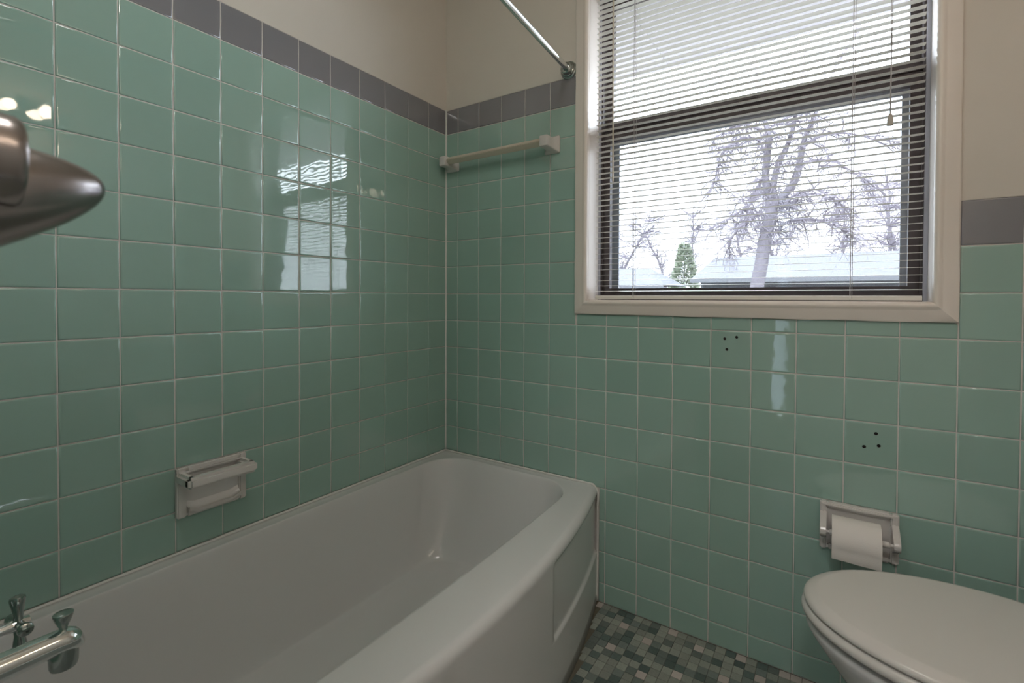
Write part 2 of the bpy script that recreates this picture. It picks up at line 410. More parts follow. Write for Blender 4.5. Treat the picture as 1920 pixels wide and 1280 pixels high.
# ------------------------------------------------------------------ blind
blind = thing('window_blind', 'cream metal mini blind with open slats hanging in the window', 'blind', (1.096, .03, OZ1))
SX0, SX1, SY = .662, 1.5275, .030
SP = .01824
def slat_mesh():
    bm = bmesh.new(); prof = []
    for i in range(7):
        t = -1+i/3; prof.append((t*.0114, .0008*(1-t*t)))
    rings = []
    L = SX1-SX0
    for x in (-L/2, L/2):
        rings.append([(x, y, z) for y, z in prof]+[(x, y, z-.0005) for y, z in reversed(prof)])
    loft(bm, rings, True, True, True)
    bmesh.ops.recalc_face_normals(bm, faces=bm.faces[:])
    me = bpy.data.meshes.new('slat'); bm.to_mesh(me); bm.free(); me.materials.append(slatm); me.shade_smooth(); me.set_sharp_from_angle(angle=.8); return me
sm = slat_mesh(); br = random.Random(2)
nsl = 0
for i in range(57):
    z = 1.0545+SP*i
    if z > 2.075: break
    o = bpy.data.objects.new('slat', sm); link(o, blind)
    o.location = ((SX0+SX1)/2-1.096, SY-.03, z-OZ1)
    o.rotation_euler = (math.radians(3.2+br.gauss(0, .5)), br.gauss(0, .0006), 0)
    nsl += 1
rel(bbox('headrail', SX0-.004, SX1+.004, .012, .045, 2.080, 2.1085, slatm, blind, .002))
bm = bmesh.new()
prof = [(-.0125, 0), (-.0125, .008), (-.009, .0115), (-.002, .0120), (-.0005, .0108), (.004, .0108), (.009, .0112), (.0125, .008), (.0125, 0)]
loft(bm, [[(x, SY+y, 1.0275+z) for y, z in prof] for x in (SX0+.001, SX1-.001)], True, True, True)
rel(from_bm('bottom_rail', bm, slatm, blind, True, .6))
for lx in (.7943, 1.3813):
    bm = bmesh.new()
    for y in (-.0132, .0132): tube(bm, [(lx, SY+y, 1.034), (lx, SY+y, 2.082)], .0008, 5)
    for i in range(nsl): tube(bm, [(lx, SY-.0132, 1.0535+SP*i), (lx, SY+.0132, 1.0535+SP*i)], .0005, 4)
    tube(bm, [(lx+.004, SY-.0136, 1.03), (lx+.004, SY-.0136, 2.082)], .0008, 5)
    rel(from_bm('ladder_cord', bm, cordm, blind))
    bm = bmesh.new(); lathe(bm, (lx, SY-.0122, 1.0315), (0, -1, 0), [(0, .004), (.0015, .004), (.002, .0025)], 12)
    rel(from_bm('cord_button', bm, slatm, blind))
bm = bmesh.new()
tube(bm, [(1.4562, .0125, 2.085), (1.4572, .012, 1.80), (1.459, .0115, 1.622)], .0009, 5)
tube(bm, [(1.4600, .0125, 2.085), (1.4606, .012, 1.80), (1.4596, .0115, 1.622)], .0009, 5)
sphere(bm, (1.4593, .0115, 1.620), .0024, 6)
tube(bm, [(1.4593, .0115, 1.618), (1.4588, .0115, 1.56), (1.4586, .0115, 1.492)], .0016, 6)
pc = rel(from_bm('pull_cord', bm, cordm, blind, True))
bm = bmesh.new(); lathe(bm, (1.4586, .0115, 1.4945), (0, 0, -1), [(0, .0014), (.002, .0032), (.006, .0052), (.012, .0063), (.024, .0068), (.0295, .0072), (.030, .006)], 20)
from_bm('tassel', bm, tasselm, pc, True, .8)
bm = bmesh.new(); tube(bm, [(.7252, .008, 2.08), (.7255, .0075, 1.85), (.7285, .0075, 1.418)], .0026, 8)
rel(from_bm('tilt_wand', bm, darkplas, blind, True, .8))

# ------------------------------------------------------------------ bathtub
tub = thing('bathtub', 'white enamelled built-in bathtub with a bowed apron under the green tiled walls', 'bathtub', (.38, -.71, 0))
YL = -1.425
ysF = sorted(set([round(-.06-(1.305)*i/110, 4) for i in range(111)]+[-.452, -.456, -.459, -.462, -.465, -.468, -.474]))
def outline(x0, x1, y0, y1, r, bow, z, rx=None):
    """counter-clockwise from the back-left corner; same point count for every ring"""
    K = 10; pts = []
    def arc(cx_, cy_, a0):
        return [(cx_+r*math.cos(a0+PI/2*k/K), cy_+r*math.sin(a0+PI/2*k/K)) for k in range(K+1)]
    yc = (y0+y1)/2; L = (y0-y1)/2
    bw = lambda y: bow*(1-((y-yc)/L)**2)
    a = arc(x0+r, y1+r, PI); pts += a                       # corner tap end, wall side
    nxs = 16
    for k in range(1, nxs): pts.append((x0+r+(x1-x0-2*r)*k/nxs, y1))
    pts += arc(x1-r, y1+r, -PI/2)
    for y in ysF:                                           # front, from tap end to far end
        pass
    for y in ysF:
        f = (y-ysF[0])/(ysF[-1]-ysF[0])
        pts.append((x1, y1+r+(y0-y1-2*r)*f))
    pts += arc(x1-r, y0-r, 0)
    for k in range(1, nxs): pts.append((x1-r-(x1-x0-2*r)*k/nxs, y0))
    pts += arc(x0+r, y0-r, PI/2)
    for k in range(len(ysF)): pts.append((x0, y0-r-(y0-y1-2*r)*(k+.5)/len(ysF)))
    out = []
    for x, y in pts:
        w = smoothstep(x0+(x1-x0)*.35, x1, x)
        out.append((x+bw(y)*w, y, z))
    return out
def apron_ring(z, ins=0):
    ring = outline(.003, .685-ins, -.002, YL+.002, .004, .101, z)
    out = []
    for x, y, zz in ring:
        if x > .62:
            s = min(y-(-.463), 0)
            dy = min(smoothstep(-.468, -.458, y), smoothstep(-.001, -.012, y) if False else 1)
            dy2 = smoothstep(-.962, -.972, y) if False else smoothstep(.957, .967, -y)
            zl = .172
            dz = smoothstep(zl-.004, zl+.009, zz)*smoothstep(.378, .360, zz) if False else smoothstep(zl-.004, zl+.009, zz)*(1-smoothstep(.355, .375, zz))
            x -= .0075*max(dy, dy2)*dz
        out.append((x, y, zz))
    return out
zs = [0, .04, .08, .12, .155, .164, .168, .170, .172, .174, .176, .178, .181, .19, .22, .26, .30, .335, .345, .355, .362, .368, .374]
rings = [apron_ring(z) for z in zs]
R0 = .022
for k in range(1, 9):                                        # rounded rim edge
    a = PI/2*k/8
    rings.append(outline(.003+R0*.1*(1-math.cos(a)), .685-R0*(1-math.cos(a)), -.002-.002*(1-math.cos(a)), YL+.002, .004+.016*(1-math.cos(a)), .101, .374+R0*math.sin(a)))
top = .396
ro = dict(x0=.003+R0*.1, x1=.685-R0, y0=-.004, y1=YL+.002, r=.02, bow=.101)
ri = dict(x0=.048, x1=.622, y0=-.044, y1=-1.37, r=.125, bow=.022)
rb_ = dict(x0=.115, x1=.560, y0=-.20, y1=-1.30, r=.115, bow=.010)
def mixo(a, b, t, z): return outline(*[a[k]+(b[k]-a[k])*t for k in ('x0', 'x1', 'y0', 'y1', 'r', 'bow')], z)
for t in (.3, .6, .85, .95): rings.append(mixo(ro, ri, t, top-.0012*math.sin(t*PI)))
for t, z in ((0, .3955), (.015, .3935), (.035, .3885), (.06, .379), (.09, .366), (.14, .340), (.20, .31), (.28, .27), (.37, .23), (.47, .19), (.57, .155), (.67, .125), (.77, .100), (.86, .082), (.93, .072), (1, .066)):
    rings.append(mixo(ri, rb_, t, z))
for s, z in ((.9, .062), (.75, .059), (.5, .057), (.25, .056)):
    cxm, cym = .34, -.75
    rings.append([(cxm+(x-cxm)*s, cym+(y-cym)*s, z) for x, y, _ in rings[-1]] if False else [(cxm+(x-cxm)*s, cym+(y-cym)*s, z) for x, y, _ in mixo(ri, rb_, 1, 0)])
bm = bmesh.new(); loft(bm, rings, True, True, True)
rel(from_bm('tub_shell', bm, enamel, tub, True))
bm = bmesh.new(); cr_ = random.Random(8)
def bead(pts, r):
    n = len(pts); tube(bm, [(p[0]+cr_.uniform(-.0004, .0004), p[1]+cr_.uniform(-.0004, .0004), p[2]+cr_.uniform(-.0004, .0004)) for p in pts], [r+cr_.uniform(-.0004, .0005) for _ in pts], 8)
bead([(.0058, -.006-1.408*i/60, RIM+.0005) for i in range(61)], .0036)
bead([(.006+.662*i/30, -.0056, RIM+.0005) for i in range(31)]+[(.676, -.0056, .393), (.682, -.0056, .386), (.686, -.0056, .376)]+[(.6875, -.0056, .37-.364*i/16) for i in range(17)], .0036)
rel(from_bm('caulk_bead', bm, caulk_m, tub, True))
bm = bmesh.new(); lathe(bm, (.34, -1.18, .0575), (0, 0, 1), [(0, .032), (.002, .031), (.0028, .025), (.001, .018), (-.002, .0)], 28)
rel(from_bm('drain', bm, chrome, tub, True, .7))

# tap end fittings
spout = thing('tub_spout', 'chrome bathtub spout with a lift knob on its tip', 'faucet', (.34, -1.425, .49))
bm = bmesh.new(); sx, sz = .34, .489
pr = [(0, .030), (.006, .030), (.010, .024), (.03, .0215), (.08, .0200), (.12, .0190), (.140, .0185)]
rings = []
for t, r in pr: rings.append([(sx+r*math.cos(a), -1.425+t, sz+r*math.sin(a)) for a in [2*PI*k/28 for k in range(28)]])
for t, r, dz in ((.150, .0190, -.001), (.158, .0185, -.002), (.165, .0165, -.004), (.170, .0130, -.007), (.173, .0080, -.010), (.174, .003, -.011)):
    rings.append([(sx+r*math.cos(a), -1.425+t, sz+dz+r*math.sin(a)) for a in [2*PI*k/28 for k in range(28)]])
loft(bm, rings, True, True, True)
rel(from_bm('spout_body', bm, chrome, spout, True, .9))
bm = bmesh.new()
lathe(bm, (sx, -1.276, sz-.002), (0, 0, -1), [(0, .0165), (.016, .0185), (.034, .0178), (.0385, .0165), (.0385, .012), (.030, .011)], 28)
rel(from_bm('spout_mouth', bm, dchrome, spout, True, .7))
bm = bmesh.new(); lathe(bm, (sx, -1.276, sz+.012), (0, 0, 1), [(0, .0050), (.009, .0052), (.013, .0070), (.020, .0100), (.028, .0126), (.0305, .0128), (.0315, .0115), (.0315, 0)], 24)
rel(from_bm('lift_knob', bm, dchrome, spout, True, .7))
tap = thing('tub_tap', 'chrome cross handle tap on the end wall behind the spout', 'faucet', (.22, -1.425, .484))
bm = bmesh.new(); lathe(bm, (.22, -1.425, .484), (0, 1, 0), [(0, .028), (.006, .026), (.012, .012), (.03, .0085), (.105, .0080), (.112, .0095), (.128, .010), (.135, .0085), (.138, .0)], 24)
rel(from_bm('tap_stem', bm, chrome, tap, True, .6))
for a in (100, 10, 190, 280):
    bm = bmesh.new(); d = Vector((math.cos(math.radians(a)), 0, math.sin(math.radians(a))))
    lathe(bm, Vector((.22, -1.303, .484))+d*.006, d, [(0, .0075), (.010, .0065), (.022, .0085), (.034, .0105), (.038, .0098), (.040, .006)], 14)
    rel(from_bm('cross_arm', bm, dchrome, tap, True, .8))

# ------------------------------------------------------------------ soap dish with grab bar on the left wall
soap = thing('soap_dish', 'white ceramic soap dish with a slotted grab bar on the left wall', 'soap dish', (0, -.906, .545))
y0, y1, z0, z1 = -.990, -.824, .484, .609
bm = bmesh.new()
box(bm, .0008, .004, y0+.003, y1-.003, z0+.003, z1-.003)
for b in ((y0, y0+.022, z0, z1), (y1-.018, y1, z0, z1), (y0+.022, y1-.018, z0, z0+.014), (y0+.022, y1-.018, z1-.014, z1)):
    box(bm, .0008, .014, *b)
bmesh.ops.bevel(bm, geom=[e for e in bm.edges if e.calc_length() > .003 and max(v.co.x for v in e.verts) > .010], offset=.003, segments=3, affect='EDGES')
rel(from_bm('back_plate', bm, ceramic, soap, True, .7))
bm = bmesh.new()                                             # tray: dished tongue inside the frame
rings = []
for i in range(13):
    t = i/12; y = y0+.022+(y1-y0-.040)*t; e = min(t, 1-t)*12
    lift = .010*(1-min(1, e/2.0))
    rings.append([(.003, y, z0+.034+lift*.6), (.008, y, z0+.020+lift), (.016, y, z0+.0135+lift), (.024, y, z0+.0150+lift), (.0265, y, z0+.0180+lift), (.0275, y, z0+.0160+lift), (.024, y, z0+.008+lift*.6), (.003, y, z0+.004)])
loft(bm, rings, True, True, True)
rel(from_bm('tray', bm, ceramic, soap, True, .9))
bm = bmesh.new()                                             # slotted grab bar: a rounded ring lying flat, z about .59
gy0, gy1 = y0-.002, y1+.020
zb = .583
def bar(x0, x1, ya, yb, za, zb_):
    b2 = bmesh.new(); box(b2, x0, x1, ya, yb, za, zb_)
    bmesh.ops.bevel(b2, geom=b2.edges[:], offset=.007 if x1-x0 > .025 else .004, segments=4, affect='EDGES')
    me = bpy.data.meshes.new('t'); b2.to_mesh(me); b2.free(); bm.from_mesh(me); bpy.data.meshes.remove(me)
bar(.0510, .0790, y0, y1-.002, zb-.015, zb+.0135)
bar(.002, .074, y0, y0+.022, zb-.015, zb+.0135)
bar(.002, .074, y1-.024, y1-.002, zb-.015, zb+.0135)
bar(.002, .0165, y0, y1-.002, zb+.0075, zb+.0185)
bar(.002, .0125, y0, y1-.002, zb+.0100, zb+.026)
rel(from_bm('grab_bar', bm, ceramic, soap, True, .9))

# ------------------------------------------------------------------ paper holder and roll
th = thing('paper_holder', 'white ceramic toilet paper holder set in the tiles beside the toilet', 'paper holder', (1.405, 0, .437))
x0, x1, z0, z1 = 1.322, 1.487, .3745, .4995
bm = bmesh.new()
box(bm, x0+.004, x1-.004, -.003, -.0008, z0+.004, z1-.004)
for b, dd in (((x0, x0+.017, z0, z1), .015), ((x1-.017, x1, z0, z1), .015), ((x0+.017, x1-.017, z0, z0+.014), .013), ((x0+.017, x1-.017, z1-.016, z1), .014)):
    box(bm, b[0], b[1], -dd, -.0008, b[2], b[3])
bmesh.ops.bevel(bm, geom=[e for e in bm.edges if min(v.co.y for v in e.verts) < -.009], offset=.0035, segments=3, affect='EDGES')
rel(from_bm('back_plate', bm, ceramic, th, True, .7))
bm = bmesh.new()
for b in ((x0+.003, x0+.010, z0+.003, z1-.003), (x1-.010, x1-.003, z0+.003, z1-.003)): box(bm, b[0], b[1], -.0185, -.014, b[2], b[3])
box(bm, x0+.010, x1-.010, -.0185, -.014, z1-.010, z1-.003)
bmesh.ops.bevel(bm, geom=[e for e in bm.edges if min(v.co.y for v in e.verts) < -.015], offset=.0018, segments=2, affect='EDGES')
rel(from_bm('raised_rib', bm, ceramic, th, True, .7))
RY, RZ = -.060, .440
for xa, xb in ((x0+.001, x0+.015), (x1-.015, x1-.001)):
    bm = bmesh.new(); prof = [(-.012, .476), (-.020, .474), (-.036, .464), (-.062, .456), (-.070, .449), (-.0725, .440), (-.069, .431), (-.060, .4265), (-.040, .420), (-.012, .402)]
    loft(bm, [[(x, y, z) for y, z in prof] for x in (xa, xb)], True, True, True)
    bmesh.ops.bevel(bm, geom=[e for e in bm.edges], offset=.002, segments=2, affect='EDGES')
    rel(from_bm('ear', bm, ceramic, th, True, .8))
bm = bmesh.new(); lathe(bm, (x0+.014, RY, RZ), (1, 0, 0), [(0, .004), (.006, .004), (.008, .0062), (.012, .0075), (.125, .0075), (.129, .0062), (.131, .004), (.137, .004)], 20)
rel(from_bm('roller', bm, ceramic, th, True, .7))
roll = thing('paper_roll', 'part used white toilet paper roll on the ceramic holder', 'toilet paper', (1.4, RY, RZ-.010))
ROLL = .052; ryc, rzc = RY, RZ-.0095
bm = bmesh.new(); xa, xb = 1.3485, 1.4475
N = 40; prof_o = [(ryc+ROLL*math.cos(2*PI*k/N), rzc+ROLL*math.sin(2*PI*k/N)) for k in range(N)]
prof_i = [(ryc+.0195*math.cos(2*PI*k/N), rzc+.0195*math.sin(2*PI*k/N)) for k in range(N)]
loft(bm, [[(xa, y, z) for y, z in prof_i], [(xa, y, z) for y, z in prof_o], [(xa+.03, y, z) for y, z in prof_o], [(xb-.03, y, z) for y, z in prof_o], [(xb, y, z) for y, z in prof_o], [(xb, y, z) for y, z in prof_i]])
rel(from_bm('paper_wound', bm, paper, roll, True, .8))
bm = bmesh.new(); loft(bm, [[(xa+.001, y, z) for y, z in prof_i], [(xb-.001, y, z) for y, z in prof_i], [(xb-.001, ryc+(y-ryc)*.94, rzc+(z-rzc)*.94) for y, z in prof_i], [(xa+.001, ryc+(y-ryc)*.94, rzc+(z-rzc)*.94) for y, z in prof_i], [(xa+.001, y, z) for y, z in prof_i]])
rel(from_bm('card_core', bm, card, roll, True, .8))
bm = bmesh.new(); sh = []                                    # the hanging sheet comes over the front
for k in range(9):
    a = PI/2+PI/2*k/8; sh.append((ryc+(ROLL+.0009)*math.cos(a), rzc+(ROLL+.0009)*math.sin(a)))
for k in range(1, 8): sh.append((ryc-ROLL-.0009+.0007*math.sin(k*.9)+.0004*k, rzc-.0048*k))
rings = []
for i in range(9):
    x = xa+.0005+(xb-xa-.001)*i/8
    rings.append([(x, y+(.0006*math.sin(i*1.3+j*.4) if j > 9 else 0), z-(.003*i/8 if j > 12 else 0)) for j, (y, z) in enumerate(sh)]+[(x, y+.0005, z-(.003*i/8 if j > 12 else 0)) for j, (y, z) in reversed(list(enumerate(sh)))])
loft(bm, rings, True, True, True)
rel(from_bm('loose_sheet', bm, paper, roll, True, .8))

# ------------------------------------------------------------------ towel bar
tb = thing('towel_bar', 'short white ceramic towel bar high on the window wall', 'towel bar', (.27, 0, 1.575))
def post(xc, zc):
    bm = bmesh.new(); rings = []
    for y, w, h in ((-.0008, .030, .030), (-.007, .030, .030), (-.011, .027, .027), (-.018, .020, .0225), (-.030, .0165, .0200), (-.050, .0165, .0195), (-.066, .0165, .0195), (-.070, .0150, .018), (-.0715, .012, .015)):
        c = .004 if w > .014 else .003; r = []
        for sx_, sz_ in ((-1, -1), (1, -1), (1, 1), (-1, 1)):
            for k in range(4):
                a = {(-1, -1): PI, (1, -1): 1.5*PI, (1, 1): 0, (-1, 1): .5*PI}[(sx_, sz_)]+PI/2*k/3
                r.append((xc+sx_*(w-c)+c*math.cos(a), y, zc+sz_*(h-c)+c*math.sin(a)))
        rings.append(r)
    loft(bm, rings, True, True, True); rel(from_bm('post', bm, ceramic, tb, True, .7))
post(.041, 1.573); post(.504, 1.573)
bm = bmesh.new(); s = .0155                                  # square bar set on edge
loft(bm, [[(x, -.052, 1.574-s), (x, -.052-s, 1.574), (x, -.052, 1.574+s), (x, -.052+s, 1.574)] for x in (.058, .487)], True, True, True)
bmesh.ops.bevel(bm, geom=bm.edges[:], offset=.002, segments=2, affect='EDGES')
rel(from_bm('bar', bm, darkplas, tb, True, .7))

# ------------------------------------------------------------------ shower rod
rod = thing('shower_rod', 'chrome shower curtain rod fixed high beside the window', 'shower rod', (.5665, 0, 1.820))
pa = Vector((.5665, -.002, 1.8225)); pb = Vector((.690, -1.423, 1.8225)); dr = (pb-pa).normalized()
bm = bmesh.new(); tube(bm, [pa+dr*.012, pa.lerp(pb, .5), pb-dr*.004], .0105, 24)
rel(from_bm('rod_tube', bm, chrome, rod, True, .7))
bm = bmesh.new(); lathe(bm, (.5665, .0012, 1.8225), (0, -1, 0), [(.0015, .031), (.0045, .031), (.008, .029), (.010, .0255), (.014, .0245), (.0165, .0215), (.024, .0205), (.029, .0192), (.031, .016), (.031, .0107), (.020, .0107)], 32)
rel(from_bm('wall_flange', bm, dchrome, rod, True, .5))
for a in (0.5, 2.6, 4.7):
    bm = bmesh.new(); lathe(bm, (.5665+.0222*math.cos(a), -.0085, 1.8225+.0222*math.sin(a)), (0, -1, 0), [(0, .0028), (.002, .0026), (.0028, .0012)], 10)
    rel(from_bm('screw', bm, chrome, rod, True, .7))

# ------------------------------------------------------------------ toilet
wc = thing('toilet', 'white toilet with closed lid, seen from its rounded front at lower right', 'toilet', (1.68, -.356, 0))
TY = -.356
def egg(x_tip, xc, xb, hw, hb, z, n=72):
    pts = []
    for k in range(n):
        a = 2*PI*k/n; c, s_ = math.cos(a), math.sin(a)
        if c < 0: x = xc+(xc-x_tip)*c*abs(c)**.03; y = hw*s_
        else:
            x = xc+(xb-xc)*(abs(c)**.62); y = hw*(abs(s_)**.75)*(1 if s_ > 0 else -1)*(1-(1-hb/hw)*abs(c)**2)
        pts.append((x, TY+y, z))
    return pts
def eggd(d, z, tip=1.300, xc=1.575, xb=1.765, hw=.188, hb=.165): return egg(tip+d, xc, xb-d, hw-d, hb-d, z)
bm = bmesh.new()
rings = [eggd(.012, .4225), eggd(.004, .4230), eggd(.001, .4245), eggd(0, .4275), eggd(.0012, .4315), eggd(.0045, .4350), eggd(.010, .4378), eggd(.016, .4400), eggd(.0205, .4414), eggd(.0225, .4419), eggd(.0240, .4421), eggd(.027, .4422), eggd(.06, .4424), eggd(.10, .4426), eggd(.15, .4427)]
loft(bm, rings, True, True, True); rel(from_bm('lid', bm, seatm, wc, True))
bm = bmesh.new()
rings = [eggd(.012, .3990), eggd(.002, .4000), eggd(-.0035, .4040), eggd(-.0035, .4110), eggd(-.001, .4160), eggd(.005, .4195), eggd(.014, .4205), eggd(.05, .4205), eggd(.062, .416), eggd(.066, .405), eggd(.06, .399), eggd(.012, .3990)]
loft(bm, rings); rel(from_bm('seat', bm, seatm, wc, True))
bm = bmesh.new()
def bowl(z, tip, hw, xb=1.79, xc=1.585, hb=None): return egg(tip, xc, xb, hw, hb or hw*.8, z)
rings = [bowl(0, 1.475, .105, 1.93, 1.66, .10), bowl(.012, 1.472, .107, 1.93, 1.66, .10), bowl(.03, 1.482, .100, 1.93, 1.66, .095), bowl(.08, 1.490, .094, 1.92, 1.66, .09), bowl(.14, 1.478, .100, 1.91, 1.65, .095),
         bowl(.20, 1.442, .122, 1.89, 1.63, .11), bowl(.26, 1.394, .148, 1.86, 1.61, .13), bowl(.31, 1.353, .166, 1.83, 1.595, .15), bowl(.345, 1.327, .177, 1.81), bowl(.365, 1.312, .183, 1.80), bowl(.378, 1.3045, .1865, 1.79), bowl(.3845, 1.3045, .1865, 1.79), bowl(.3885, 1.308, .183, 1.787),
         bowl(.3895, 1.318, .174, 1.777), bowl(.3895, 1.365, .128, 1.73), bowl(.381, 1.375, .118, 1.72), bowl(.30, 1.40, .10, 1.70), bowl(.22, 1.47, .06, 1.66)]
loft(bm, rings, True, True, True); rel(from_bm('bowl', bm, china, wc, True))
for dx, dy in ((1.345, .07), (1.345, -.07), (1.70, .12), (1.70, -.12)):
    rel(bbox('seat_bumper', dx, dx+.02, TY+dy-.006, TY+dy+.006, .3890, .3995, seatm, wc))
for s_ in (-1, 1):
    bm = bmesh.new(); tube(bm, [(1.775, TY+s_*.075-.018, .418), (1.775, TY+s_*.075+.018, .418)], .011, 14)
    box(bm, 1.765, 1.79, TY+s_*.075-.012, TY+s_*.075+.012, .394, .414); rel(from_bm('hinge', bm, seatm, wc, True, .6))
rel(bbox('tank', 1.815, 2.022, TY-.235, TY+.235, .385, .735, china, wc, .018, 4))
rel(bbox('tank_lid', 1.803, 2.026, TY-.245, TY+.245, .737, .770, china, wc, .010, 3))
rel(bbox('tank_shelf', 1.76, 2.0, TY-.12, TY+.12, .33, .384, china, wc, .012, 3))

# ------------------------------------------------------------------ open door with its knob, close at the left
door = struct(bpy.data.objects.new('door_1', None), 'white door folded back beside the camera'); COL.objects.link(door)
bbox('door_leaf', .29, 1.065, -1.545, -1.505, .01, 2.03, doorp, door, .002, 1)
bm = bmesh.new()
lathe(bm, (1.031, -1.505, 1.0900), (0, 1, 0), [(0, .032), (.004, .032), (.007, .029), (.010, .0215), (.014, .0205), (.046, .0208), (.0505, .0206), (.0525, .0192), (.0525, .0)], 48)
from_bm('knob_collar', bm, nickel, door, True, .7)
ax = Vector((0, 1, .22)).normalized(); tip = Vector((1.010, -1.415, 1.0885))
bm = bmesh.new(); prof = [(0, 0)]
for k in range(1, 29):
    d = .066*(k/28)**2; prof.append((d, .1225*math.sqrt(d)))
prof += [(.072, .026), (.080, .012), (.083, 0)]
lathe(bm, tip, -ax, prof, 48)
from_bm('door_lever', bm, nickel, door, True, 1.2)

# ------------------------------------------------------------------ vanity light on the right wall (out of frame, mirrored in the tiles)
vl = thing('vanity_light', 'chrome light bar with five lit round bulbs on the right wall', 'lamp', (RX, -1.06, 1.93))
rel(bbox('light_bar', RX-.028, RX-.001, -1.40, -.72, 1.88, 1.98, chrome, vl, .004))
for k in range(5):
    y = -.80-.13*k
    bm = bmesh.new(); lathe(bm, (RX-.028, y, 1.93), (-1, 0, 0), [(0, .022), (.014, .020), (.018, .016), (.018, 0)], 20)
    sk = rel(from_bm('socket', bm, chrome, vl, True, .6))
    bm = bmesh.new(); sphere(bm, (RX-.076, y, 1.93), .032, 12)
    from_bm('bulb', bm, bulbm, sk, True)

for nm, lx, ly, mm, lab in (('added_ceiling_lamp', .90, -1.2, domem, 'round white dome fill lamp added on the bathroom ceiling'), ('added_ceiling_lamp', 1.45, -2.25, hallm_l, 'round white dome fill lamp added on the hall ceiling')):  # two unseen dome lamps added as fill, mainly to brighten the window wall
    cl = thing(nm, lab, 'lamp', (lx, ly, ZW))
    bm = bmesh.new(); lathe(bm, (lx, ly, ZW-.001), (0, 0, -1), [(0, .16), (.018, .16), (.022, .15)], 40); rel(from_bm('rim', bm, chrome, cl, True, .6))
    bm = bmesh.new(); lathe(bm, (lx, ly, ZW-.0235), (0, 0, -1), [(0, .145), (.015, .143), (.035, .128), (.055, .098), (.068, .055), (.072, 0)], 40); rel(from_bm('fill_dome', bm, mm, cl, True))

# ------------------------------------------------------------------ outdoors
ground = struct(slabs('ground', [(-45, 40, .16, 80, -.75, -.6)], lawnm), 'pale winter lawn outside')
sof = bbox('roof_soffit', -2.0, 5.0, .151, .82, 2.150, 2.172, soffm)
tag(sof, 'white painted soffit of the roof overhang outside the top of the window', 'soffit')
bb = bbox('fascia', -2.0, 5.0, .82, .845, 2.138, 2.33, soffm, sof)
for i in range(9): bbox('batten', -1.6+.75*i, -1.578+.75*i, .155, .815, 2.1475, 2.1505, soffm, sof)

tw = random.Random(21)
def interp(path, n):
    path = [Vector(p) for p in path]; out = []
    for i in range(len(path)-1):
        p0 = path[max(i-1, 0)]; p1 = path[i]; p2 = path[i+1]; p3 = path[min(i+2, len(path)-1)]
        for k in range(n):
            t = k/n; out.append(.5*((2*p1)+(p2-p0)*t+(2*p0-5*p1+4*p2-p3)*t*t+(3*p1-p0-3*p2+p3)*t**3))
    return out+[path[-1]]
def twig(bm, p, d, L, r, depth, rng, droop):
    n = 4; pts = [p.copy()]; rad = [r]; d = d.normalized()
    for k in range(n):
        d = (d+Vector((rng.gauss(0, .22), rng.gauss(0, .22), rng.gauss(0, .16)-droop))).normalized()
        p = p+d*L/n; pts.append(p.copy()); rad.append(r*(1-.75*(k+1)/n))
    tube(bm, pts, rad, 3, False)
    if depth > 0:
        for k in range(rng.choice((4, 5, 6))):
            i = rng.randint(1, n); a = Vector((rng.gauss(0, 1), rng.gauss(0, .7), rng.gauss(0, .6)))
            twig(bm, pts[i], d*.6+a.normalized()*.8, L*rng.uniform(.45, .7), rad[i]*.75, depth-1, rng, droop*1.15)
